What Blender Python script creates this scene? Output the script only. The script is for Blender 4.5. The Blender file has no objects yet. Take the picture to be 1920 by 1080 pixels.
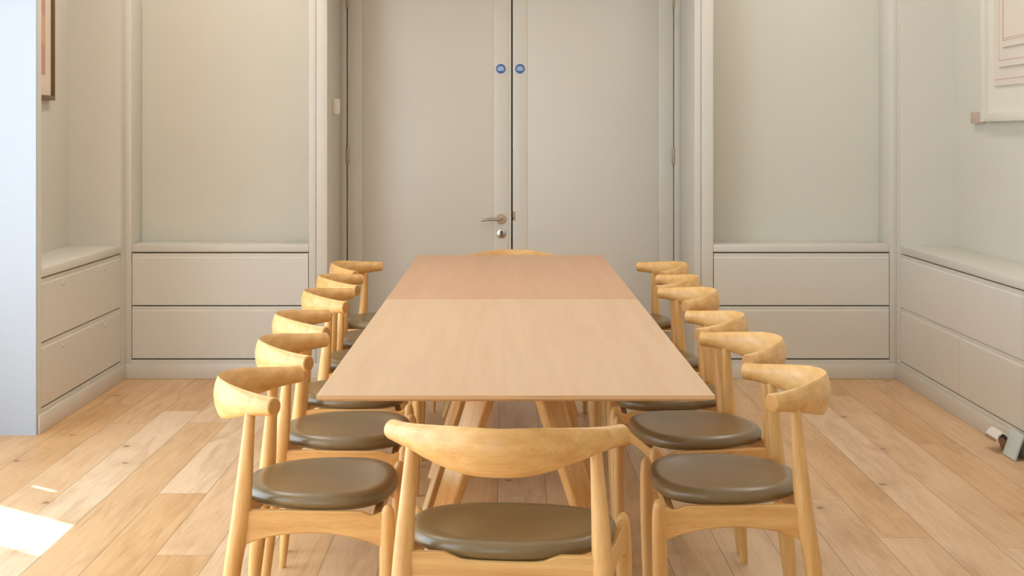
import bpy, bmesh, math, random
from mathutils import Vector, Matrix

scene = bpy.context.scene
COL = scene.collection
PI = math.pi
random.seed(4)

# ------------------------------------------------------------------ helpers
def link(o, parent=None):
    COL.objects.link(o)
    if parent is not None:
        o.parent = parent
    return o

def finish(name, bm, mat, parent=None, smooth=None):
    bmesh.ops.recalc_face_normals(bm, faces=bm.faces[:])
    me = bpy.data.meshes.new(name)
    bm.to_mesh(me); bm.free()
    mats = mat if isinstance(mat, (list, tuple)) else [mat]
    for m in mats:
        me.materials.append(m)
    if smooth is not None:
        for p in me.polygons:
            p.use_smooth = True
        me.set_sharp_from_angle(angle=math.radians(smooth))
    return link(bpy.data.objects.new(name, me), parent)

def thing(name, label, cat, loc=(0, 0, 0), rot=0.0, group=None):
    o = bpy.data.objects.new(name, None)
    o.empty_display_size = 0.1
    link(o)
    o.location = loc; o.rotation_euler = (0, 0, rot)
    o['label'] = label; o['category'] = cat
    if group: o['group'] = group
    return o

def tag(o, label, cat, group=None):
    o['label'] = label; o['category'] = cat
    if group: o['group'] = group
    return o

def structure(o, label=None):
    o['kind'] = 'structure'
    if label: o['label'] = label
    return o

def box(bm, x0, x1, y0, y1, z0, z1, bevel=0.0, seg=2):
    t = bmesh.new()
    vs = [t.verts.new((x, y, z)) for x in (x0, x1) for y in (y0, y1) for z in (z0, z1)]
    for f in ((0, 1, 3, 2), (4, 6, 7, 5), (0, 4, 5, 1), (2, 3, 7, 6), (0, 2, 6, 4), (1, 5, 7, 3)):
        t.faces.new([vs[i] for i in f])
    bmesh.ops.recalc_face_normals(t, faces=t.faces[:])
    if bevel > 0:
        bmesh.ops.bevel(t, geom=t.edges[:], offset=bevel, segments=seg, profile=0.5, affect='EDGES')
    me = bpy.data.meshes.new('tmp'); t.to_mesh(me); t.free()
    bm.from_mesh(me); bpy.data.meshes.remove(me)

def boxo(name, dims, mat, parent=None, bevel=0.0):
    bm = bmesh.new(); box(bm, *dims, bevel=bevel)
    return finish(name, bm, mat, parent, smooth=40 if bevel else None)

def loft(bm, rings, cap=True, closed=True):
    """rings: equal-length lists of points"""
    R = [[bm.verts.new(p) for p in r] for r in rings]
    n = len(R[0])
    for a, b in zip(R[:-1], R[1:]):
        for i in range(n if closed else n - 1):
            j = (i + 1) % n
            bm.faces.new((a[i], a[j], b[j], b[i]))
    if cap:
        bm.faces.new(R[0]); bm.faces.new(R[-1])
    return R

def interp(tab, t):
    if t <= tab[0][0]: return tab[0][1]
    for (a, va), (b, vb) in zip(tab[:-1], tab[1:]):
        if t <= b:
            u = (t - a) / (b - a); u = u * u * (3 - 2 * u) if False else u
            return va + (vb - va) * u
    return tab[-1][1]

def smooth_interp(tab, t):
    """Catmull-Rom through the table"""
    n = len(tab)
    if t <= tab[0][0]: return tab[0][1]
    if t >= tab[-1][0]: return tab[-1][1]
    for i in range(n - 1):
        if tab[i][0] <= t <= tab[i + 1][0]:
            x1, y1 = tab[i]; x2, y2 = tab[i + 1]
            m1 = (tab[i + 1][1] - tab[i - 1][1]) / (tab[i + 1][0] - tab[i - 1][0]) if i > 0 else (y2 - y1) / (x2 - x1)
            m2 = (tab[i + 2][1] - tab[i][1]) / (tab[i + 2][0] - tab[i][0]) if i + 2 < n else (y2 - y1) / (x2 - x1)
            h = x2 - x1; u = (t - x1) / h
            return ((2*u**3 - 3*u**2 + 1) * y1 + (u**3 - 2*u**2 + u) * h * m1
                    + (-2*u**3 + 3*u**2) * y2 + (u**3 - u**2) * h * m2)

def prism(bm, outline, axis, a, b, bevel=0.0):
    """outline of 2-D points extruded between a and b along axis ('x','y' or 'z')"""
    def P(p, d):
        return {'x': (d, p[0], p[1]), 'y': (p[0], d, p[1]), 'z': (p[0], p[1], d)}[axis]
    t = bmesh.new()
    A = [t.verts.new(P(p, a)) for p in outline]; B = [t.verts.new(P(p, b)) for p in outline]
    t.faces.new(A); t.faces.new(B)
    n = len(outline)
    for i in range(n):
        t.faces.new((A[i], A[(i+1) % n], B[(i+1) % n], B[i]))
    bmesh.ops.recalc_face_normals(t, faces=t.faces[:])
    if bevel > 0:
        es = [e for e in t.edges if len(e.link_faces) == 2 and e.calc_face_angle(0) > 0.6]
        bmesh.ops.bevel(t, geom=es, offset=bevel, segments=2, profile=0.5, affect='EDGES')
    me = bpy.data.meshes.new('tmp'); t.to_mesh(me); t.free()
    bm.from_mesh(me); bpy.data.meshes.remove(me)

def disc(bm, c, r, depth, axis='y', n=32):
    """short cylinder from c towards +axis by depth"""
    c = Vector(c)
    ax = {'x': Vector((1, 0, 0)), 'y': Vector((0, 1, 0)), 'z': Vector((0, 0, 1))}[axis]
    u = {'x': Vector((0, 1, 0)), 'y': Vector((1, 0, 0)), 'z': Vector((1, 0, 0))}[axis]
    v = ax.cross(u)
    rings = []
    for d, s in ((0, 1), (depth * 0.75, 1), (depth, 0.9)):
        rings.append([c + ax * d + (u * math.cos(2*PI*i/n) + v * math.sin(2*PI*i/n)) * r * s for i in range(n)])
    loft(bm, rings)

def tube(bm, pts, radii, n=14):
    pts = [Vector(p) for p in pts]
    rings = []
    for i, p in enumerate(pts):
        d = (pts[min(i+1, len(pts)-1)] - pts[max(i-1, 0)]).normalized()
        u = d.cross(Vector((0, 0, 1)))
        if u.length < 1e-3: u = d.cross(Vector((0, 1, 0)))
        u.normalize(); v = d.cross(u)
        r = radii[i] if isinstance(radii, (list, tuple)) else radii
        rings.append([p + (u*math.cos(2*PI*k/n) + v*math.sin(2*PI*k/n)) * r for k in range(n)])
    loft(bm, rings)

# ------------------------------------------------------------------ materials
def srgb(r, g, b):
    f = lambda c: (c/255/12.92) if c/255 <= 0.04045 else ((c/255 + 0.055)/1.055)**2.4
    return (f(r), f(g), f(b), 1.0)

def base_mat(name):
    m = bpy.data.materials.new(name); m.use_nodes = True
    nt = m.node_tree
    return m, nt, nt.nodes['Principled BSDF']

def N(nt, kind, **kw):
    n = nt.nodes.new(kind)
    for k, v in kw.items():
        if k in n.inputs: n.inputs[k].default_value = v
        else: setattr(n, k, v)
    return n

def paint(name, col, rough=0.5, spec=0.35, bump=0.02, vary=0.03):
    m, nt, p = base_mat(name)
    tc = N(nt, 'ShaderNodeTexCoord')
    nz = N(nt, 'ShaderNodeTexNoise', Scale=3.0, Detail=3.0)
    nt.links.new(tc.outputs['Object'], nz.inputs['Vector'])
    mx = N(nt, 'ShaderNodeMix', data_type='RGBA')
    mx.inputs['A'].default_value = tuple(c*(1-vary) for c in col[:3]) + (1,)
    mx.inputs['B'].default_value = tuple(min(1, c*(1+vary)) for c in col[:3]) + (1,)
    nt.links.new(nz.outputs['Fac'], mx.inputs['Factor'])
    nt.links.new(mx.outputs['Result'], p.inputs['Base Color'])
    p.inputs['Roughness'].default_value = rough
    p.inputs['Specular IOR Level'].default_value = spec
    if bump:
        n2 = N(nt, 'ShaderNodeTexNoise', Scale=180.0, Detail=2.0)
        nt.links.new(tc.outputs['Object'], n2.inputs['Vector'])
        b = N(nt, 'ShaderNodeBump', Strength=bump, Distance=0.002)
        nt.links.new(n2.outputs['Fac'], b.inputs['Height'])
        nt.links.new(b.outputs['Normal'], p.inputs['Normal'])
    return m

def flat(name, col, rough=0.5, metal=0.0, spec=0.5):
    m, nt, p = base_mat(name)
    p.inputs['Base Color'].default_value = col
    p.inputs['Roughness'].default_value = rough
    p.inputs['Metallic'].default_value = metal
    p.inputs['Specular IOR Level'].default_value = spec
    return m

def wood(name, dark, light, axis, rough=0.36, scale=1.0, strength=1.0, bump=0.12):
    """straight grained timber; axis = direction of the grain in object space"""
    m, nt, p = base_mat(name)
    tc = N(nt, 'ShaderNodeTexCoord')
    def mp(along, across):
        mpn = N(nt, 'ShaderNodeMapping')
        s = [across*scale]*3; s['xyz'.index(axis)] = along*scale
        mpn.inputs['Scale'].default_value = s
        nt.links.new(tc.outputs['Object'], mpn.inputs['Vector'])
        return mpn
    broad = N(nt, 'ShaderNodeTexNoise', Scale=1.0, Detail=3.0, Roughness=0.5, Distortion=0.15)
    nt.links.new(mp(2.2, 46.0).outputs['Vector'], broad.inputs['Vector'])
    fine = N(nt, 'ShaderNodeTexNoise', Scale=1.0, Detail=3.0, Roughness=0.6)
    nt.links.new(mp(7.0, 300.0).outputs['Vector'], fine.inputs['Vector'])
    mix = N(nt, 'ShaderNodeMath', operation='MULTIPLY_ADD')
    nt.links.new(fine.outputs['Fac'], mix.inputs[0]); mix.inputs[1].default_value = 0.55
    nt.links.new(broad.outputs['Fac'], mix.inputs[2])
    cr = N(nt, 'ShaderNodeValToRGB')
    cr.color_ramp.elements[0].position = 0.78 - 0.34/strength; cr.color_ramp.elements[0].color = dark
    cr.color_ramp.elements[1].position = 0.78 + 0.30/strength; cr.color_ramp.elements[1].color = light
    nt.links.new(mix.outputs[0], cr.inputs['Fac'])
    nt.links.new(cr.outputs['Color'], p.inputs['Base Color'])
    p.inputs['Roughness'].default_value = rough
    p.inputs['Specular IOR Level'].default_value = 0.55
    b = N(nt, 'ShaderNodeBump', Strength=bump, Distance=0.001)
    nt.links.new(fine.outputs['Fac'], b.inputs['Height'])
    nt.links.new(b.outputs['Normal'], p.inputs['Normal'])
    return m

OAK_D, OAK_L = srgb(210, 151, 80), srgb(237, 190, 122)
M_oak_x = wood('oak_grain_along_x', OAK_D, OAK_L, 'x')
M_oak_y = wood('oak_grain_along_y', OAK_D, OAK_L, 'y')
M_oak_z = wood('oak_grain_along_z', OAK_D, OAK_L, 'z')
M_end = flat('oak_end_grain', srgb(205, 150, 86), 0.6)
M_table = wood('pale_oak_veneer', srgb(216, 176, 138), srgb(226, 190, 153), 'y', rough=0.40, scale=0.6, strength=0.8, bump=0.03)
M_tedge = wood('pale_oak_edge', srgb(206, 160, 112), srgb(226, 182, 134), 'x', rough=0.45)
M_tleg = wood('oak_table_leg', srgb(208, 150, 80), srgb(232, 184, 118), 'z')

WALL = srgb(216, 211, 197)
M_wall = paint('stone_paint_wall', WALL, 0.6, 0.3)
M_joinery = paint('stone_paint_joinery', srgb(219, 213, 201), 0.36, 0.5, bump=0.01, vary=0.015)
M_door = paint('stone_paint_door', srgb(222, 216, 204), 0.33, 0.5, bump=0.01, vary=0.015)
M_white = paint('white_paint', srgb(214, 222, 232), 0.55, 0.3, vary=0.01)
M_pier = paint('white_pier_paint', srgb(190, 199, 210), 0.55, 0.3, vary=0.01)
M_ceil = paint('ceiling_white', srgb(240, 238, 232), 0.7, 0.2, vary=0.01)
M_gap = flat('shadow_gap_backing', srgb(112, 102, 86), 0.9, 0, 0.1)  # shade of the joinery gaps put into the backing colour
M_steel = flat('satin_steel', srgb(196, 190, 180), 0.28, 1.0)
M_bronze = flat('warm_satin_metal', srgb(206, 176, 146), 0.35, 0.9)
M_hinge = flat('hinge_metal', srgb(176, 160, 136), 0.38, 0.8)
M_black = flat('black_webbing', srgb(24, 21, 18), 0.9, 0, 0.1)
M_switch = flat('cream_plastic', srgb(246, 238, 224), 0.4)
M_blue = flat('sign_blue', srgb(74, 112, 178), 0.35)
M_paleblue = flat('sign_pale_lettering', srgb(188, 210, 232), 0.4)
M_gold = flat('bronze_frame', srgb(120, 92, 56), 0.4, 0.3)
M_mat = paint('mount_board', srgb(232, 214, 196), 0.8, 0.1, bump=0)
M_frame = paint('pale_frame', srgb(226, 219, 204), 0.45, 0.3, bump=0)
M_paper = paint('cream_paper', srgb(222, 210, 194), 0.8, 0.1, bump=0.02)
M_pink = flat('pink_pencil', srgb(204, 146, 138), 0.8)
M_block = flat('pinkish_wood', srgb(196, 172, 156), 0.6)
M_grey = flat('pale_grey_card', srgb(196, 206, 200), 0.5)
M_pagew = flat('white_page', srgb(236, 228, 220), 0.5)
M_pageb = flat('brown_print', srgb(150, 112, 84), 0.5)

def leather():
    m, nt, p = base_mat('olive_brown_leather')
    tc = N(nt, 'ShaderNodeTexCoord')
    v = N(nt, 'ShaderNodeTexVoronoi', Scale=420.0)
    nt.links.new(tc.outputs['Object'], v.inputs['Vector'])
    nz = N(nt, 'ShaderNodeTexNoise', Scale=9.0, Detail=3.0)
    nt.links.new(tc.outputs['Object'], nz.inputs['Vector'])
    mx = N(nt, 'ShaderNodeMix', data_type='RGBA')
    mx.inputs['A'].default_value = srgb(120, 98, 64); mx.inputs['B'].default_value = srgb(134, 112, 76)
    nt.links.new(nz.outputs['Fac'], mx.inputs['Factor'])
    nt.links.new(mx.outputs['Result'], p.inputs['Base Color'])
    p.inputs['Roughness'].default_value = 0.29
    p.inputs['Specular IOR Level'].default_value = 0.65
    b = N(nt, 'ShaderNodeBump', Strength=0.08, Distance=0.0006)
    nt.links.new(v.outputs['Distance'], b.inputs['Height'])
    nt.links.new(b.outputs['Normal'], p.inputs['Normal'])
    return m
M_leather = leather()

def floor_mat():
    m, nt, p = base_mat('oak_plank_floor')
    L = nt.links.new
    tc = N(nt, 'ShaderNodeTexCoord')
    sep = N(nt, 'ShaderNodeSeparateXYZ'); L(tc.outputs['Object'], sep.inputs[0])
    ax = N(nt, 'ShaderNodeMath', operation='ADD'); L(sep.outputs['X'], ax.inputs[0]); ax.inputs[1].default_value = 0.030 + 0.1814*40
    ay = N(nt, 'ShaderNodeMath', operation='ADD'); L(sep.outputs['Y'], ay.inputs[0]); ay.inputs[1].default_value = 20.0
    row = N(nt, 'ShaderNodeMath', operation='DIVIDE'); L(ax.outputs[0], row.inputs[0]); row.inputs[1].default_value = 0.1814
    rfl = N(nt, 'ShaderNodeMath', operation='FLOOR'); L(row.outputs[0], rfl.inputs[0])
    wn = N(nt, 'ShaderNodeTexWhiteNoise', noise_dimensions='1D'); L(rfl.outputs[0], wn.inputs['W'])
    sh = N(nt, 'ShaderNodeMath', operation='MULTIPLY_ADD'); L(wn.outputs['Value'], sh.inputs[0]); sh.inputs[1].default_value = 2.9; L(ay.outputs[0], sh.inputs[2])
    com = N(nt, 'ShaderNodeCombineXYZ'); L(sh.outputs[0], com.inputs['X']); L(ax.outputs[0], com.inputs['Y'])
    br = N(nt, 'ShaderNodeTexBrick')
    br.offset = 0.0; br.offset_frequency = 2; br.squash = 1.0
    br.inputs['Scale'].default_value = 1.0
    br.inputs['Brick Width'].default_value = 2.9
    br.inputs['Row Height'].default_value = 0.1814
    br.inputs['Mortar Size'].default_value = 0.0011
    br.inputs['Mortar Smooth'].default_value = 0.3
    br.inputs['Color1'].default_value = (0, 0, 0, 1); br.inputs['Color2'].default_value = (1, 1, 1, 1)
    br.inputs['Mortar'].default_value = (0.5, 0.5, 0.5, 1)
    L(com.outputs[0], br.inputs['Vector'])
    # every plank shifts its own grain
    shift = N(nt, 'ShaderNodeVectorMath', operation='SCALE'); L(br.outputs['Color'], shift.inputs[0]); shift.inputs['Scale'].default_value = 7.0
    addv = N(nt, 'ShaderNodeVectorMath', operation='ADD'); L(tc.outputs['Object'], addv.inputs[0]); L(shift.outputs[0], addv.inputs[1])
    def grain(sx, sy, detail, dist):
        mp = N(nt, 'ShaderNodeMapping'); mp.inputs['Scale'].default_value = (sx, sy, 1)
        L(addv.outputs[0], mp.inputs['Vector'])
        nz = N(nt, 'ShaderNodeTexNoise', Scale=1.0, Detail=detail, Roughness=0.6, Distortion=dist)
        L(mp.outputs['Vector'], nz.inputs['Vector'])
        return nz
    g1 = grain(14, 1.3, 5, 1.2); g2 = grain(120, 5, 4, 0.3); g3 = grain(4.0, 1.2, 2, 0.5)
    # plank tone
    tone = N(nt, 'ShaderNodeMix', data_type='RGBA')
    tone.inputs['A'].default_value = srgb(218, 172, 119); tone.inputs['B'].default_value = srgb(236, 205, 170)
    L(br.outputs['Color'], tone.inputs['Factor'])
    def mult(prev, nz, lo, hi, dcol):
        r = N(nt, 'ShaderNodeMapRange'); r.inputs['From Min'].default_value = lo; r.inputs['From Max'].default_value = hi
        L(nz, r.inputs['Value'])
        mm = N(nt, 'ShaderNodeMix', data_type='RGBA', blend_type='MULTIPLY')
        L(r.outputs['Result'], mm.inputs['Factor']); L(prev, mm.inputs['A']); mm.inputs['B'].default_value = dcol
        return mm.outputs['Result']
    c = mult(tone.outputs['Result'], g1.outputs['Fac'], 0.48, 0.78, (0.74, 0.66, 0.55, 1))
    c = mult(c, g2.outputs['Fac'], 0.42, 0.80, (0.86, 0.80, 0.72, 1))
    c = mult(c, g3.outputs['Fac'], 0.45, 0.75, (0.88, 0.82, 0.74, 1))
    # knots
    mpk = N(nt, 'ShaderNodeMapping'); mpk.inputs['Scale'].default_value = (1.8, 1.35, 1); mpk.inputs['Location'].default_value = (0.37, 0.21, 0)
    wob = N(nt, 'ShaderNodeTexNoise', Scale=26.0, Detail=2.0); L(tc.outputs['Object'], wob.inputs['Vector'])
    wsc = N(nt, 'ShaderNodeVectorMath', operation='SCALE'); L(wob.outputs['Color'], wsc.inputs[0]); wsc.inputs['Scale'].default_value = 0.035
    wad = N(nt, 'ShaderNodeVectorMath', operation='ADD'); L(tc.outputs['Object'], wad.inputs[0]); L(wsc.outputs[0], wad.inputs[1])
    L(wad.outputs[0], mpk.inputs['Vector'])
    vo = N(nt, 'ShaderNodeTexVoronoi', voronoi_dimensions='2D', Scale=1.0); L(mpk.outputs['Vector'], vo.inputs['Vector'])
    kr = N(nt, 'ShaderNodeMapRange'); kr.inputs['From Min'].default_value = 0.034; kr.inputs['From Max'].default_value = 0.010
    L(vo.outputs['Distance'], kr.inputs['Value'])
    halo = N(nt, 'ShaderNodeMapRange'); halo.inputs['From Min'].default_value = 0.16; halo.inputs['From Max'].default_value = 0.03
    halo.inputs['To Max'].default_value = 0.5
    L(vo.outputs['Distance'], halo.inputs['Value'])
    h = N(nt, 'ShaderNodeMix', data_type='RGBA', blend_type='MULTIPLY'); L(halo.outputs['Result'], h.inputs['Factor']); L(c, h.inputs['A'])
    h.inputs['B'].default_value = (0.80, 0.72, 0.62, 1)
    k = N(nt, 'ShaderNodeMix', data_type='RGBA'); L(kr.outputs['Result'], k.inputs['Factor']); L(h.outputs['Result'], k.inputs['A'])
    k.inputs['B'].default_value = srgb(142, 102, 64)
    # joints
    j = N(nt, 'ShaderNodeMix', data_type='RGBA'); L(br.outputs['Fac'], j.inputs['Factor']); L(k.outputs['Result'], j.inputs['A'])
    j.inputs['B'].default_value = srgb(104, 76, 50)
    L(j.outputs['Result'], p.inputs['Base Color'])
    p.inputs['Roughness'].default_value = 0.42
    p.inputs['Specular IOR Level'].default_value = 0.45
    inv = N(nt, 'ShaderNodeMath', operation='MULTIPLY_ADD'); L(br.outputs['Fac'], inv.inputs[0]); inv.inputs[1].default_value = -1.0
    L(g2.outputs['Fac'], inv.inputs[2])
    b = N(nt, 'ShaderNodeBump', Strength=0.08, Distance=0.0015); L(inv.outputs[0], b.inputs['Height'])
    L(b.outputs['Normal'], p.inputs['Normal'])
    return m
M_floor = floor_mat()

# ------------------------------------------------------------------ key sizes (metres; camera stands at x=0, y=0)
EYE, FOCAL = 1.342, 2865.0
YC = 8.413                # front of the fitted cabinets on the end wall
YA = 8.665                # back of the alcoves
YD = 9.107                # face of the double doors
XL, XR = -2.097, 2.153    # front of the side cabinets
XWL, XWR = -2.386, 2.437  # side walls behind them
YP = 6.826                # face of the white pier
XWIN = -2.75              # window wall
YB = -1.6                 # wall behind the camera
ZC = 3.0
Z_TOP, Z_UND, Z_G1, Z_G2, Z_G3, Z_BASE = 0.7385, 0.697, 0.694, 0.4014, 0.1084, 0.085

# ------------------------------------------------------------------ room shell
structure(boxo('floor', (-3.0, 2.7, YB - 0.2, 9.3, -0.08, 0.0), M_floor))
structure(boxo('ceiling', (-3.0, 2.7, YB - 0.2, 9.3, ZC, ZC + 0.1), M_ceil))

bm = bmesh.new()
box(bm, XL - 0.32, -1.062, YA, YA + 0.12, 0, ZC)
box(bm, 1.06, XR + 0.32, YA, YA + 0.12, 0, ZC)
box(bm, -1.2, 1.2, YD + 0.05, YD + 0.15, 0, ZC)
box(bm, -0.9815, 1.0395, YC + 0.004, YD + 0.05, 2.58, ZC)
structure(finish('wall_back', bm, M_wall))
structure(boxo('wall_left', (XWL - 0.12, XWL, YP + 0.10, YA + 0.1, 0, ZC), M_wall))
structure(boxo('wall_right', (XWR, XWR + 0.12, YB, YA + 0.1, 0, ZC), M_wall))

# white pier at the end of the left alcove, facing the room
structure(boxo('wall_pier', (XWIN - 0.1, XL - 0.001, YP, YP + 0.018, 0, ZC), M_pier), 'bright white wall end at left, beside the alcove')
structure(boxo('trim_1', (XWL - 0.05, XL, YP + 0.0185, YP + 0.075, 0, ZC), M_joinery))
# upright panels at the far corners and posts beside the alcoves
structure(boxo('trim_2', (XWL - 0.02, XL, 8.33, YA, 0, ZC), M_joinery))
structure(boxo('trim_3', (XL, -2.060, YC, YA, 0, ZC), M_joinery, bevel=0.002))
structure(boxo('trim_4', (-1.084, -1.0445, YC, YA + 0.01, 0, ZC), M_joinery, bevel=0.002))
structure(boxo('trim_5', (-1.0425, -0.982, YC - 0.003, YD + 0.05, 0, ZC), M_joinery, bevel=0.002))
structure(boxo('trim_6', (1.0765, 1.143, YC, YA + 0.01, 0, ZC), M_joinery, bevel=0.002))
structure(boxo('trim_7', (1.040, 1.0745, YC - 0.003, YD + 0.05, 0, ZC), M_joinery, bevel=0.002))
structure(boxo('trim_8', (2.115, XR, YC, YA, 0, ZC), M_joinery, bevel=0.002))
structure(boxo('trim_9', (XR, XWR + 0.02, 8.33, YA, 0, ZC), M_joinery))
# door frame
bm = bmesh.new()
box(bm, -0.982, -0.9475, YD - 0.012, YD + 0.05, 0, 2.58, bevel=0.002)
box(bm, 1.0045, 1.040, YD - 0.012, YD + 0.05, 0, 2.58, bevel=0.002)
box(bm, -0.9475, 1.0045, YD - 0.012, YD + 0.05, 2.45, 2.58, bevel=0.002)
structure(finish('trim_10', bm, M_joinery, smooth=40))

# baseboards in front of the fitted units
yr0_b = 2.58
def baseboard(name, outline_boxes):
    b_ = bmesh.new()
    for d in outline_boxes: box(b_, *d, bevel=0.003)
    structure(finish(name, b_, M_joinery, smooth=40))
baseboard('baseboard_back', [(XL + 0.002, -0.98, YC - 0.012, YC - 0.0035, 0, Z_BASE), (1.04, XR - 0.002, YC - 0.012, YC - 0.0035, 0, Z_BASE)])
baseboard('baseboard_left', [(XL + 0.0005, XL + 0.010, YP + 0.019, YC - 0.013, 0, Z_BASE)])
baseboard('baseboard_right', [(XR - 0.010, XR - 0.0005, yr0_b, YC - 0.013, 0, Z_BASE)])

# window wall on the left with openings, and the glazed wall behind the camera
def wall_with_holes(name, fixed_axis, c0, c1, a0, a1, holes, mat):
    """wall slab between c0,c1 on fixed_axis, spanning a0..a1; holes = (h0,h1,z0,z1) sorted"""
    b_ = bmesh.new()
    def put(p, q, z0, z1):
        if q - p < 1e-4 or z1 - z0 < 1e-4: return
        if fixed_axis == 'x': box(b_, c0, c1, p, q, z0, z1)
        else: box(b_, p, q, c0, c1, z0, z1)
    cur = a0
    for h0, h1, z0, z1 in holes:
        put(cur, h0, 0, ZC); put(h0, h1, 0, z0); put(h0, h1, z1, ZC); cur = h1
    put(cur, a1, 0, ZC)
    return structure(finish(name, b_, mat))
LH = [(1.2, 2.6, 0.25, 2.65), (2.95, 5.40, 0.05, 2.65), (5.90, 6.36, 0.45, 2.2), (6.60, 6.70, 1.53, 1.87)]  # last narrow slot is added to throw a thin sliver of sun
wall_with_holes('wall_window_side', 'x', XWIN - 0.10, XWIN, YB, YP + 0.02, LH, M_white)
RH = [(-2.3, -1.1, 0.02, 2.4)]
wall_with_holes('wall_front', 'y', YB - 0.12, YB, -2.9, XWR + 0.1, RH, M_wall)

def window_frame(name, axis, c, h, bars):
    h0, h1, z0, z1 = h
    b_ = bmesh.new(); w = 0.035
    def put(p, q, za, zb):
        if axis == 'x': box(b_, c - 0.045, c - 0.005, p, q, za, zb)
        else: box(b_, p, q, c - 0.045, c - 0.005, za, zb)
    put(h0, h0 + w, z0, z1); put(h1 - w, h1, z0, z1); put(h0, h1, z0, z0 + w); put(h0, h1, z1 - w, z1)
    for k in range(1, bars):
        m_ = h0 + (h1 - h0) * k / bars
        put(m_ - 0.02, m_ + 0.02, z0, z1)
    structure(finish(name, b_, M_white))
window_frame('window_1', 'x', XWIN, LH[0], 3); window_frame('window_2', 'x', XWIN, LH[1], 3)
window_frame('window_3', 'y', YB, RH[0], 2)

# ------------------------------------------------------------------ double doors
def door(name, x0, x1, edges, label):
    """leaf of three boards: grooves where the boards meet"""
    b_ = bmesh.new()
    xs = [x0] + edges + [x1]
    for a, b in zip(xs[:-1], xs[1:]):
        box(b_, a + 0.0008, b - 0.0008, YD, YD + 0.040, 0.006, 2.446, bevel=0.0018)
    box(b_, x0 + 0.002, x1 - 0.002, YD + 0.003, YD + 0.042, 0.008, 2.444)
    return structure(finish(name, b_, M_door, smooth=40), label)
K = YD / FOCAL
dl = door('door_1', -0.9425, 0.0345, [(680-948)*K, (925-948)*K, (954-948)*K], 'left leaf of the pale double door, with lever handle')
dr = door('door_2', 0.0414, 1.0005, [(989-948)*K, (1234-948)*K], 'right leaf of the pale double door, without handle')
# strips coloured dark for the shade in the meeting gap and hinge gaps
for i, (a, b) in enumerate(((0.030, 0.046), (-0.951, -0.938), (0.996, 1.008))):
    structure(boxo('trim_%d' % (11 + i), (a, b, YD + 0.0425, YD + 0.0495, 0.0, 2.45), M_gap))

def hinge(par, x, z0, z1):
    b_ = bmesh.new()
    box(b_, x - 0.014, x + 0.014, YD - 0.004, YD - 0.0003, z0, z1, bevel=0.001)
    n = 5; h = (z1 - z0) / n
    for k in range(n):
        tube(b_, [(x, YD - 0.010, z0 + k*h + 0.0008), (x, YD - 0.010, z0 + (k+1)*h - 0.0008)], 0.0062, n=14)
    return finish('hinge', b_, M_hinge, par, smooth=40)
for x, par in ((-0.945, dl), (1.0025, dr)):
    hinge(par, x, 1.167, 1.272); hinge(par, x, 2.10, 2.205); hinge(par, x, 0.20, 0.305)

# lever handle
hx, hz = -0.0254, 0.8415
b_ = bmesh.new(); disc(b_, (hx, YD - 0.0003, hz), 0.029, -0.010, 'y')
rose = finish('door_handle', b_, M_bronze, dl, smooth=40); rose['label'] = 'lever handle on a round rose'
b_ = bmesh.new()
tube(b_, [(hx, YD - 0.008, hz), (hx, YD - 0.030, hz), (hx - 0.004, YD - 0.046, hz), (hx - 0.018, YD - 0.055, hz),
          (hx - 0.045, YD - 0.058, hz + 0.001), (hx - 0.08, YD - 0.058, hz), (hx - 0.105, YD - 0.058, hz - 0.003), (hx - 0.122, YD - 0.058, hz - 0.006)],
     [0.010, 0.010, 0.010, 0.010, 0.0095, 0.009, 0.0085, 0.007])
finish('lever', b_, M_steel, rose, smooth=50)
# keyhole
kz = 0.754
b_ = bmesh.new(); disc(b_, (hx, YD - 0.0003, kz), 0.028, -0.008, 'y')
esc = finish('keyhole_plate', b_, M_steel, dl, smooth=40)
b_ = bmesh.new(); disc(b_, (hx, YD - 0.0082, kz + 0.009), 0.0085, -0.002, 'y', 20); box(b_, hx - 0.005, hx + 0.005, YD - 0.0102, YD - 0.0082, kz - 0.017, kz + 0.004)
finish('lock_cylinder', b_, M_gap, esc)
# strike plate on the other leaf
boxo('strike_plate', (0.0425, 0.058, YD - 0.002, YD - 0.0004, 0.832, 0.885), M_hinge, dr)
boxo('latch_recess', (0.0425, 0.049, YD - 0.0035, YD - 0.0021, 0.838, 0.850), M_gap, dr)

def door_sign(par, x):
    z = 1.736
    b_ = bmesh.new(); disc(b_, (x, YD - 0.0003, z), 0.029, -0.0025, 'y', 40)
    s = finish('door_sign', b_, M_blue, par, smooth=30); s['label'] = 'small round blue sign with pale lettering lines'
    b_ = bmesh.new()
    for zz, hw in ((0.0105, 0.014), (0.0015, 0.021), (-0.0075, 0.017)):
        box(b_, x - hw, x + hw, YD - 0.0036, YD - 0.0029, z + zz - 0.0032, z + zz + 0.0032)
    finish('sign_lettering', b_, M_paleblue, s)
door_sign(dl, -0.0286); door_sign(dr, 0.0858)

# wall control box on the left reveal of the doorway
t = thing('wall_switch', 'small cream switch box on the left reveal of the doorway', 'switch', (-0.982, 8.70, 1.46))
boxo('switch_box', (0.0, 0.036, -0.04, 0.04, 0, 0.088), M_switch, t, bevel=0.005)
boxo('rocker', (0.0362, 0.039, -0.022, 0.022, 0.026, 0.062), M_switch, t, bevel=0.001)

# ------------------------------------------------------------------ fitted cabinets
def drawer_profile(z0, z1, th):
    """section of a drawer front: (depth, z); depth 0 = face, positive = inwards; finger groove along the top"""
    return [(0, z0), (0, z1 - 0.026), (0.0035, z1 - 0.020), (0.0035, z1 - 0.003), (0.005, z1), (th, z1), (th, z0)]

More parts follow.
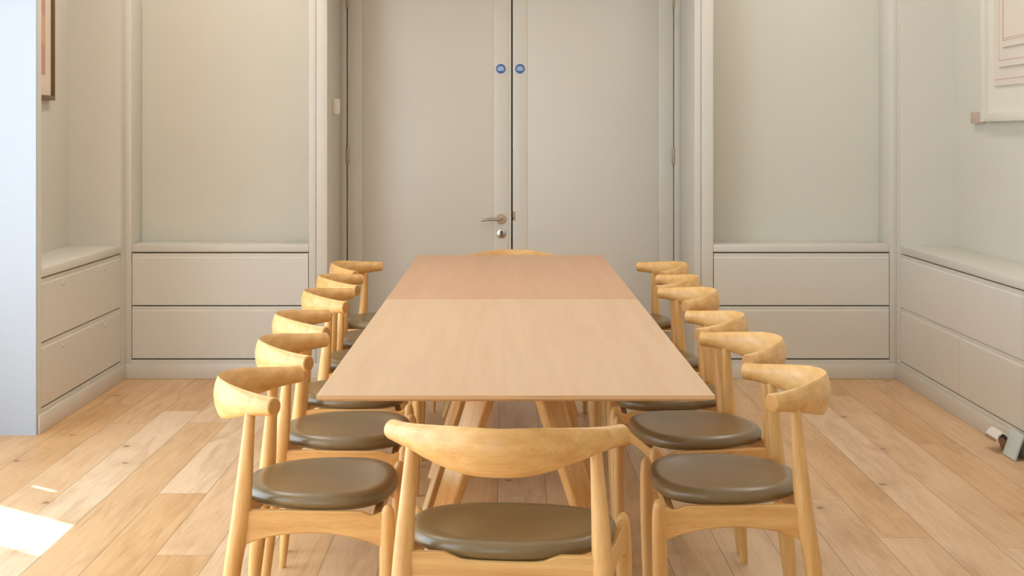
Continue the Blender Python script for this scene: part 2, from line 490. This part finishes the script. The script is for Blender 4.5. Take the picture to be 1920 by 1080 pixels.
def drawer_front(par, axis, face, inward, a0, a1, z0, z1):
    """axis = run direction of the front ('x' or 'y')"""
    b_ = bmesh.new()
    prof = [(face + inward * d, z) for d, z in drawer_profile(z0, z1, 0.02)]
    prism(b_, prof, axis, a0, a1)
    return finish('drawer', b_, M_joinery, par)

def worktop(name, dims, label, cat='ledge'):
    o = boxo(name, dims, M_joinery, None, bevel=0.004)
    return tag(o, label, cat, 'painted ledges above the cabinets')

def back_unit(x0, x1, label):
    t = thing('drawer_cabinet', label, 'cabinet', (0, 0, 0), 0, 'fitted drawer cabinets')
    b_ = bmesh.new()
    box(b_, x0 + 0.001, x1 - 0.001, YC + 0.024, YA - 0.002, 0.0, Z_UND - 0.001)
    finish('carcass', b_, M_gap, t)
    boxo('plinth', (x0 + 0.001, x1 - 0.001, YC + 0.001, YC + 0.0235, 0.0, Z_G3 - 0.004), M_joinery, t)
    g = 0.0035
    drawer_front(t, 'x', YC + 0.001, 1, x0 + g, x1 - g, Z_G2 + g, Z_G1 - 0.004)
    drawer_front(t, 'x', YC + 0.001, 1, x0 + g, x1 - g, Z_G3 + g, Z_G2 - g)
# prism along x expects (y,z) outline: swap handled by axis
back_unit(-2.060, -1.084, 'pale two-drawer cabinet left of the double doors')
back_unit(1.143, 2.115, 'pale two-drawer cabinet right of the double doors')
worktop('ledge_board', (-2.0595, -1.0845, YC - 0.002, YA - 0.001, Z_UND, Z_TOP), 'pale painted ledge in the alcove left of the double doors')
worktop('ledge_board', (1.1435, 2.1145, YC - 0.002, YA - 0.001, Z_UND, Z_TOP), 'pale painted ledge in the alcove right of the double doors')

def lock(par, x, sx, y, z):
    b_ = bmesh.new()
    disc(b_, (x, y, z), 0.008, 0.004 * sx, 'x', 20)
    o = finish('drawer_lock', b_, M_steel, par, smooth=40)
    return o

# left unit (front faces +x)
y0, y1 = YP + 0.078, 8.328
t = thing('drawer_cabinet', 'pale cabinet with small round drawer locks, behind the white wall end', 'cabinet', (0, 0, 0), 0, 'fitted drawer cabinets')
boxo('carcass', (XWL + 0.002, XL - 0.024, y0, y1, 0.0, Z_UND - 0.001), M_gap, t)
boxo('plinth', (XL - 0.0235, XL - 0.001, y0, y1, 0.0, Z_G3 - 0.004), M_joinery, t)
d1 = drawer_front(t, 'y', XL - 0.001, -1, y0 + 0.0035, y1 - 0.0035, Z_G2 + 0.0035, Z_G1 - 0.004)
d2 = drawer_front(t, 'y', XL - 0.001, -1, y0 + 0.0035, y1 - 0.0035, Z_G3 + 0.0035, Z_G2 - 0.0035)
for yy in (7.247, 8.00):
    lock(d1, XL - 0.001, 1, yy, 0.636); lock(d2, XL - 0.001, 1, yy, 0.344)
worktop('ledge_board', (XWL + 0.001, XL + 0.003, YP + 0.0765, 8.329, Z_UND, Z_TOP), 'pale painted ledge beneath the bronze-framed picture')

# right unit (front faces -x), running on past the picture edge
yr0, yr1 = 2.6, 8.328
t = thing('drawer_cabinet', 'long pale cabinet of flush drawers along the right wall', 'cabinet', (0, 0, 0), 0, 'fitted drawer cabinets')
boxo('end_panel', (XR + 0.001, XWR - 0.002, yr0 - 0.02, yr0 - 0.0005, 0.0, Z_UND - 0.001), M_joinery, t)
boxo('carcass', (XR + 0.024, XWR - 0.002, yr0, yr1, 0.0, Z_UND - 0.001), M_gap, t)
boxo('plinth', (XR + 0.001, XR + 0.0235, yr0, yr1, 0.0, Z_G3 - 0.004), M_joinery, t)
g = 0.002
drawer_front(t, 'y', XR + 0.001, 1, 6.365 + g, yr1 - g, Z_G2 + g, Z_G1 - 0.004)
for a, b in ((4.4, 6.365), (yr0, 4.4)):
    drawer_front(t, 'y', XR + 0.001, 1, a + g, b - g, Z_G2 + g, Z_G1 - 0.004)
for a, b in ((7.248, yr1), (6.365, 7.248), (5.4, 6.365), (4.4, 5.4), (yr0, 4.4)):
    drawer_front(t, 'y', XR + 0.001, 1, a + g, b - g, Z_G3 + g, Z_G2 - g)
worktop('ledge_board', (XR - 0.003, XWR - 0.001, yr0 - 0.022, 8.329, Z_UND, Z_TOP), 'long pale painted ledge along the right wall')

# ------------------------------------------------------------------ pictures on the side walls
# left: bronze frame, pale mount, soft pink print
py1, pz0 = 7.985, 1.522; py0, pz1 = 7.15, 2.62; px = XWL + 0.001
t = thing('framed_picture', 'bronze-framed pink print with pale mount on the left alcove wall', 'picture', (0, 0, 0))
b_ = bmesh.new(); fw, fd = 0.024, 0.032
box(b_, px, px + fd, py1 - fw, py1, pz0, pz1, 0.002); box(b_, px, px + fd, py0, py0 + fw, pz0, pz1, 0.002)
box(b_, px, px + fd, py0 + fw, py1 - fw, pz0, pz0 + fw, 0.002); box(b_, px, px + fd, py0 + fw, py1 - fw, pz1 - fw, pz1, 0.002)
finish('picture_frame', b_, M_gold, t, smooth=40)
boxo('mount', (px, px + 0.016, py0 + fw - 0.004, py1 - fw + 0.004, pz0 + fw - 0.004, pz1 - fw + 0.004), M_mat, t)
def print_mat():
    m, nt, p = base_mat('soft_pink_print')
    tc = N(nt, 'ShaderNodeTexCoord')
    w = N(nt, 'ShaderNodeTexWave', Scale=1.1, Distortion=5.0); w.bands_direction = 'Z'
    w.inputs['Detail'].default_value = 1.0
    nt.links.new(tc.outputs['Object'], w.inputs['Vector'])
    cr = N(nt, 'ShaderNodeValToRGB')
    cr.color_ramp.elements[0].color = srgb(206, 154, 138); cr.color_ramp.elements[1].color = srgb(218, 174, 148)
    cr.color_ramp.elements[0].position = 0.45; cr.color_ramp.elements[1].position = 0.75
    nt.links.new(w.outputs['Fac'], cr.inputs['Fac']); nt.links.new(cr.outputs['Color'], p.inputs['Base Color'])
    p.inputs['Roughness'].default_value = 0.7
    return m
boxo('print', (px + 0.0161, px + 0.0175, py0 + 0.13, py1 - 0.125, pz0 + 0.13, pz1 - 0.46), print_mat(), t)

# right: pale box frame with layered sheets, on the right wall
t = thing('framed_picture', 'pale box frame of layered cream sheets with pink edges on right wall', 'picture', (0, 0, 0))
fx1 = XWR - 0.001; fx0 = fx1 - 0.042
fy1, fy0, fz0, fz1 = 7.715, 6.05, 1.408, 2.75
b_ = bmesh.new(); fw = 0.042
box(b_, fx0, fx1, fy1 - 0.06, fy1, fz0, fz1, 0.003); box(b_, fx0, fx1, fy0, fy0 + 0.06, fz0, fz1, 0.003)
box(b_, fx0, fx1, fy0 + 0.06, fy1 - 0.06, fz0, fz0 + fw, 0.003); box(b_, fx0, fx1, fy0 + 0.06, fy1 - 0.06, fz1 - fw, fz1, 0.003)
finish('picture_frame', b_, M_frame, t, smooth=40)
boxo('mount', (fx1 - 0.018, fx1, fy0 + 0.05, fy1 - 0.05, fz0 + 0.035, fz1 - 0.035), M_frame, t)
for k, (ye, ze) in enumerate(((7.545, 1.582), (7.455, 1.672), (7.365, 1.765))):
    xa = fx1 - 0.019 - 0.0085 * k
    s = boxo('paper_sheet', (xa - 0.0075, xa, fy0 + 0.10 + 0.03*k, ye, ze, 2.62 - 0.03*k), M_paper, t)
    b_ = bmesh.new()
    ins = 0.018 if k < 2 else 0.012
    box(b_, xa - 0.0083, xa - 0.0077, fy0 + 0.12 + 0.03*k, ye - ins, ze + 0.030, ze + 0.0325)
    if k != 0: box(b_, xa - 0.0083, xa - 0.0077, ye - ins - (0.003 if k == 1 else 0.010), ye - ins, ze + 0.028, 2.58 - 0.03*k)
    if k == 2: box(b_, xa - 0.0083, xa - 0.0077, fy0 + 0.18, ye - ins - 0.02, ze + 0.040, ze + 0.0425)
    finish('pink_line', b_, M_pink, s)
tag(boxo('wall_block', (fx1 - 0.024, fx1, 7.745, 7.93, 1.402, 1.460), M_block, None, bevel=0.002),
    'small pinkish wooden block beside the lower corner of the pale frame', 'block')

# ------------------------------------------------------------------ brochure at the foot of the right cabinet
t = thing('brochure', 'curled brochure of white pages on floor against right cabinet', 'brochure', (2.05, 6.45, 0))
b_ = bmesh.new()
pts = [(0.020, 0.056), (0.028, 0.074), (0.042, 0.084), (0.056, 0.078), (0.068, 0.060), (0.078, 0.038), (0.085, 0.022)]
def leaf(pts, th, ya, yb):
    n = len(pts); out = []
    up = []; dn = []
    for i, (x, z) in enumerate(pts):
        a = pts[max(i-1, 0)]; c = pts[min(i+1, n-1)]
        d = Vector((c[0]-a[0], c[1]-a[1])).normalized(); nn = Vector((-d.y, d.x))
        up.append((x + nn.x*th, z + nn.y*th)); dn.append((x, z))
    return up + dn[::-1]
prism(b_, leaf(pts, 0.006, 0, 0), 'y', -0.02, 0.12)
finish('white_page', b_, M_pagew, t, smooth=40)
b_ = bmesh.new()
pts2 = [(0.010, 0.050), (0.020, 0.060), (0.036, 0.064), (0.052, 0.056), (0.064, 0.038), (0.072, 0.016), (0.076, 0.0005)]
prism(b_, leaf(pts2, 0.004, 0, 0), 'y', -0.015, 0.115)
finish('printed_page', b_, M_pageb, t, smooth=40)
b_ = bmesh.new()
prism(b_, leaf([(0.048, 0.0005), (0.058, 0.030), (0.068, 0.060), (0.078, 0.086), (0.087, 0.104)], 0.008, 0, 0), 'y', -0.17, -0.022)
finish('cover', b_, M_grey, t, smooth=40)

# ------------------------------------------------------------------ tables
TX0, TX1, TZ = -0.438, 0.484, 0.74
def rrect_leg(bm, top, bot, w, d, ang):
    """tapered leg, rounded rectangular section turned by ang"""
    rings = []
    for t_ in (0, 0.12, 0.35, 0.6, 0.85, 1.0):
        c = Vector(top).lerp(Vector(bot), t_)
        s = 1.0 - 0.20 * t_
        ring = []
        r = 0.008 * s
        for qx, qy, a0 in ((1, 1, 0), (-1, 1, PI/2), (-1, -1, PI), (1, -1, 3*PI/2)):
            for k in range(5):
                a = a0 + k * PI / 8
                lx = qx * (w/2*s - r) + r * math.cos(a); ly = qy * (d/2*s - r) + r * math.sin(a)
                ring.append((c.x + lx*math.cos(ang) - ly*math.sin(ang), c.y + lx*math.sin(ang) + ly*math.cos(ang), c.z))
        rings.append(ring)
    loft(bm, rings)

M_table_far = wood('pinkish_oak_veneer', srgb(206, 158, 118), srgb(216, 170, 131), 'y', rough=0.40, scale=0.6, strength=0.8, bump=0.03)
def dining_table(y0, y1, label, veneer):
    cx, cy = (TX0 + TX1)/2, (y0 + y1)/2
    t = thing('dining_table', label, 'table', (cx, cy, 0), 0, 'pair of oak dining tables end to end')
    hw, hl = (TX1 - TX0)/2, (y1 - y0)/2
    # top: thin slab whose underside is chamfered back
    bm = bmesh.new()
    rings = []
    for ins, z in ((0.0008, TZ), (0.0, TZ - 0.0008), (0.0, TZ - 0.009), (0.022, TZ - 0.017), (0.05, TZ - 0.020)):
        rings.append([(sx*(hw - ins), sy*(hl - ins), z) for sx, sy in ((-1, -1), (1, -1), (1, 1), (-1, 1))])
    loft(bm, rings)
    o = finish('tabletop', bm, [veneer, M_tedge], t)
    for f in o.data.polygons:
        if f.normal.z < 0.9: f.material_index = 1
    # underframe
    zt = TZ - 0.0205
    for sy in (-1, 1):
        boxo('crossbeam', (-0.20, 0.20, sy*(hl - 0.40) - 0.03, sy*(hl - 0.40) + 0.03, zt - 0.045, zt), M_oak_x, t, bevel=0.004)
    boxo('long_beam', (-0.03, 0.03, -(hl - 0.4308), hl - 0.4308, zt - 0.06, zt), M_oak_y, t, bevel=0.004)
    for sx in (-1, 1):
        for sy in (-1, 1):
            bm = bmesh.new()
            yl = hl - 0.40
            rrect_leg(bm, (sx*0.072, sy*yl, zt - 0.01), (sx*0.300, sy*(yl + 0.03), 0.0), 0.078, 0.034, (sx*sy)*math.radians(-45))
            finish('leg', bm, M_tleg, t, smooth=40)
    return t
dining_table(3.532, 5.601, 'pale oak dining table nearest the camera, with its square edge in front', M_table)
dining_table(5.605, 7.664, 'pale oak dining table farthest from the camera, towards the double doors', M_table_far)

# ------------------------------------------------------------------ chairs (local frame: front towards +x)
ARM_K, ARM_X0, ARM_Y = 2.75, -0.2555, 0.2475
H_TAB = [(0, 0.051), (0.07, 0.0495), (0.13, 0.0415), (0.195, 0.0290), (0.225, 0.0240), (0.2475, 0.0225)]
C_TAB = [(0, 0.692), (0.07, 0.6935), (0.13, 0.697), (0.195, 0.7015), (0.2475, 0.7035)]
T_TAB = [(0, 0.0140), (0.07, 0.0145), (0.13, 0.0170), (0.195, 0.0200), (0.2475, 0.0222)]
def backrest_mesh():
    bm = bmesh.new()
    ns, nr = 49, 28
    rings = []
    for i in range(ns):
        y = -ARM_Y + 2*ARM_Y*i/(ns-1); a = abs(y)
        x = ARM_X0 + ARM_K*y*y
        tx, ty = 2*ARM_K*y, 1.0
        l = math.hypot(tx, ty); tx /= l; ty /= l
        nx, ny = -ty, tx                    # outward (towards the rear)
        hh, tt, cz = smooth_interp(H_TAB, a), smooth_interp(T_TAB, a), smooth_interp(C_TAB, a)
        u = min(1, a/0.215); e = 0.5 + 0.42*(1-u)**0.7
        ring = []
        for k in range(nr):
            th = 2*PI*k/nr
            c, s = math.cos(th), math.sin(th)
            q = s*hh; p = math.copysign(max(0.0, 1 - s*s)**e, c)*tt
            lean = (1-u)*0.06*q              # the broad middle leans back a little
            ring.append((x + nx*(p + lean), y + ny*(p + lean), cz + q))
        rings.append(ring)
    # slightly eased ends
    def ease(r, d):
        c = sum((Vector(p) for p in r), Vector())/len(r)
        return [tuple(c + (Vector(p)-c)*0.86 + d) for p in r]
    t0 = (Vector(rings[0][0]) - Vector(rings[1][0])); t0.z = 0; t0 = t0.normalized()*0.003
    t1 = (Vector(rings[-1][0]) - Vector(rings[-2][0])); t1.z = 0; t1 = t1.normalized()*0.003
    rings = [ease(rings[0], t0)] + rings + [ease(rings[-1], t1)]
    R = loft(bm, rings)
    bm.faces.ensure_lookup_table()
    bm.faces[-1].material_index = 1; bm.faces[-2].material_index = 1
    return bm

def leg_mesh(path, rad, n=18, oval=1.0):
    """path: table z -> (x,y); rad: table z -> r"""
    bm = bmesh.new(); rings = []
    zs = sorted(set([z for z, _ in rad] + [rad[0][0] + (rad[-1][0]-rad[0][0])*k/24 for k in range(25)]))
    for z in zs:
        x = smooth_interp([(a, b[0]) for a, b in path], z); y = smooth_interp([(a, b[1]) for a, b in path], z)
        r = smooth_interp(rad, z)
        rings.append([(x + r*oval*math.cos(2*PI*k/n), y + r*math.sin(2*PI*k/n), z) for k in range(n)])
    loft(bm, rings)
    return bm

def seat_outline(s, n=56):
    out = []
    xc, af, ab, b = 0.030, 0.1585, 0.2185, 0.230
    for k in range(n):
        th = 2*PI*k/n; c, sn = math.cos(th), math.sin(th)
        nx = 2.0/2.7 if c > 0 else 2.0/2.15
        ny = 2.0/2.35
        x = xc + math.copysign(abs(c)**nx, c)*(af if c > 0 else ab)*s
        y = math.copysign(abs(sn)**ny, sn)*b*s
        out.append((x, y))
    return out

def seat_mesh():
    bm = bmesh.new(); rings = []
    prof = [(0.02, 0.448), (0.80, 0.4480), (0.93, 0.4515), (0.982, 0.4590), (1.0, 0.4690), (0.992, 0.4775), (0.965, 0.4845), (0.92, 0.4885),
            (0.87, 0.4896), (0.79, 0.4872), (0.66, 0.4815), (0.48, 0.4765), (0.25, 0.4742), (0.02, 0.4736)]
    for s, z in prof:
        rings.append([(x, y, z) for x, y in seat_outline(s)])
    loft(bm, rings)
    return bm

def side_rail_mesh(sy):
    """arched rail between the rear and the front leg"""
    A = Vector((-0.168, sy*0.2105)); B = Vector((0.176, sy*0.2405))
    bm = bmesh.new(); rings = []
    d = (B - A).normalized(); nn = Vector((-d.y, d.x))
    for k in range(25):
        u = k/24; c = A.lerp(B, u)
        arch = 1 - (2*u - 1)**2
        zb = 0.366 + 0.037*arch**0.8
        zt = 0.455 - 0.004*abs(2*u-1)**6 - (0.010*max(0, 1-abs(u-0.90)/0.06))
        w = 0.0105
        r = 0.003
        ring = []
        for qx, qz in ((-1, -1), (1, -1), (1, 1), (-1, 1)):
            z = zb if qz < 0 else zt
            pts = ((qx*w, z + (r if qz < 0 else -r)), (qx*(w - r), z))
            pts = pts if qx*qz > 0 else pts[::-1]
            for off, zz in pts:
                ring.append((c.x + nn.x*off, c.y + nn.y*off, zz))
        rings.append(ring)
    loft(bm, rings)
    return bm

def cross_rail_mesh(x, hy, zt_mid, zt_end, zb_mid, zb_end, w):
    bm = bmesh.new(); rings = []
    for k in range(25):
        u = 2*k/24 - 1; y = u*hy; e = abs(u)
        m = max(0.0, min(1.0, (e - 0.36)/0.24)); m = m*m*(3-2*m)
        zt = zt_mid + (zt_end - zt_mid)*m
        zb = zb_end + (zb_mid - zb_end)*(1 - e*e)
        r = 0.003
        ring = [(x - w, y, zb + r), (x - w + r, y, zb), (x + w - r, y, zb), (x + w, y, zb + r),
                (x + w, y, zt - r), (x + w - r, y, zt), (x - w + r, y, zt), (x - w, y, zt - r)]
        rings.append(ring)
    loft(bm, rings)
    return bm

REAR_RAD = [(0, 0.0105), (0.10, 0.0145), (0.22, 0.0188), (0.33, 0.0215), (0.41, 0.0225), (0.48, 0.0213), (0.56, 0.0178), (0.64, 0.0142), (0.692, 0.0125)]
FRONT_RAD = [(0, 0.0110), (0.12, 0.0145), (0.25, 0.0175), (0.34, 0.0185), (0.41, 0.0180), (0.445, 0.0165), (0.460, 0.0135), (0.468, 0.0090), (0.472, 0.0030)]

def make_chair(label, group):
    t = thing('elbow_chair', label, 'chair', (0, 0, 0), 0, group)
    finish('seat_cushion', seat_mesh(), M_leather, t, smooth=60)
    bm = bmesh.new()
    loft(bm, [[(x, y, z) for x, y in seat_outline(s, 40)] for s, z in ((0.62, 0.438), (0.66, 0.4478))])
    finish('seat_base', bm, M_black, t)
    finish('backrest', backrest_mesh(), [M_oak_y, M_end], t, smooth=42)
    for sy in (1, -1):
        rear = [(0, (-0.220, sy*0.226)), (0.30, (-0.191, sy*0.218)), (0.44, (-0.170, sy*0.211)), (0.692, (-0.150, sy*0.195))]
        finish('leg', leg_mesh(rear, REAR_RAD), M_oak_z, t, smooth=50)
        front = [(0, (0.172, sy*0.249)), (0.25, (0.177, sy*0.244)), (0.472, (0.180, sy*0.240))]
        finish('leg', leg_mesh(front, FRONT_RAD), M_oak_z, t, smooth=50)
        finish('side_rail', side_rail_mesh(sy), M_oak_x, t, smooth=35)
    finish('back_rail', cross_rail_mesh(-0.170, 0.209, 0.4510, 0.465, 0.396, 0.362, 0.0105), M_oak_y, t, smooth=35)
    finish('front_rail', cross_rail_mesh(0.150, 0.236, 0.436, 0.436, 0.405, 0.395, 0.0105), M_oak_y, t, smooth=35)
    return t

def copy_thing(o):
    c = o.copy(); COL.objects.link(c)
    for ch in o.children:
        d = ch.copy(); COL.objects.link(d); d.parent = c
    return c

GROUP = 'oak chairs with olive leather seats around the tables'
LEFT = [((-0.460, 3.8365), 0.7, 'oak chair with olive leather seat, nearest of the row on the left'),
        ((-0.469, 4.520), 1.1, 'oak chair second from the camera in the row left of table'),
        ((-0.517, 5.1655), 6.0, 'oak chair third from the camera in the row left of table'),
        ((-0.520, 5.9155), 3.2, 'oak chair fourth from the camera in the row left of table'),
        ((-0.538, 6.528), 3.5, 'oak chair fifth from the camera, next to last in the row left of table'),
        ((-0.559, 7.170), -9.0, 'oak chair turned slightly to the doors, farthest of the left row')]
RIGHT = [((0.554, 3.889), -1.7, 'oak chair with olive leather seat, nearest of the row on the right'),
         ((0.562, 4.530), 7.9, 'oak chair second from the camera in the row right of table'),
         ((0.542, 5.130), -2.7, 'oak chair third from the camera in the row right of table'),
         ((0.560, 5.925), 5.4, 'oak chair fourth from the camera in the row right of table'),
         ((0.561, 6.510), -6.0, 'oak chair fifth from the camera, next to last in the row right of table'),
         ((0.590, 7.145), 8.0, 'oak chair turned slightly to the doors, farthest of the right row')]
ENDS = [((0.012, 3.372), 90 - 6.5, 'oak chair with its back to the camera at the near table end'),
        ((0.030, 7.738), -90.0, 'oak chair at the far table end, only its top rail showing before the doors')]
first = None
for spots, base in ((LEFT, 0), (RIGHT, 180), (ENDS, 0)):
    for (x, y), ang, label in spots:
        if first is None:
            c = first = make_chair(label, GROUP)
        else:
            c = copy_thing(first)
        c['label'] = label
        c.location = (x, y, 0); c.rotation_euler = (0, 0, math.radians(base + ang))

# ------------------------------------------------------------------ light: sky through the windows, sun from the left, added ceiling fill
w = bpy.data.worlds.new('World'); scene.world = w; w.use_nodes = True
bg = w.node_tree.nodes['Background']
bg.inputs['Color'].default_value = (0.66, 0.85, 1.0, 1); bg.inputs['Strength'].default_value = 7.4

def portal(name, loc, rot, sx, sy):
    l = bpy.data.lights.new(name, 'AREA'); l.shape = 'RECTANGLE'; l.size = sx; l.size_y = sy
    l.cycles.is_portal = True
    o = bpy.data.objects.new(name, l); COL.objects.link(o); o.location = loc; o.rotation_euler = rot
for h0, h1, z0, z1 in LH[:3]:
    portal('window_portal', (XWIN - 0.06, (h0+h1)/2, (z0+z1)/2), (0, -PI/2, 0), z1 - z0, h1 - h0)
for h0, h1, z0, z1 in RH:
    portal('window_portal', ((h0+h1)/2, YB - 0.06, (z0+z1)/2), (PI/2, 0, 0), h1 - h0, z1 - z0)

for (cx_, cy_, sx_, sy_, e_) in ((-1.55, 6.5, 0.35, 3.8, 36.0), (1.55, 6.5, 0.35, 3.8, 26.0)):  # unseen soft lights added under the ceiling to lift the ambient level
    l = bpy.data.lights.new('ceiling_fill', 'AREA'); l.shape = 'RECTANGLE'; l.size = sx_; l.size_y = sy_
    l.energy = e_; l.color = (1.0, 0.95, 0.90)
    o = bpy.data.objects.new('ceiling_fill', l); COL.objects.link(o); o.location = (cx_, cy_, ZC - 0.02)
s = bpy.data.lights.new('sun', 'SUN'); s.energy = 26.0; s.angle = math.radians(0.6); s.color = (1.0, 0.94, 0.84)
so = bpy.data.objects.new('sun', s); COL.objects.link(so)
d = Vector((1.0, -0.815, -1.29*1.254)).normalized()
so.rotation_euler = d.to_track_quat('-Z', 'Y').to_euler()

# ------------------------------------------------------------------ camera
cam = bpy.data.cameras.new('camera'); co = bpy.data.objects.new('camera', cam); COL.objects.link(co)
co.location = (0, 0, EYE); co.rotation_euler = (PI/2, 0, 0)
cam.sensor_width = 36.0; cam.lens = FOCAL/1920*36.0
cam.shift_x = 12/1920; cam.shift_y = -287/1920
cam.clip_start = 0.05; cam.clip_end = 100
scene.camera = co

vs = scene.view_settings
vs.view_transform = 'Standard'; vs.look = 'None'; vs.gamma = 1.0; vs.use_curve_mapping = False
vs.exposure = -0.41
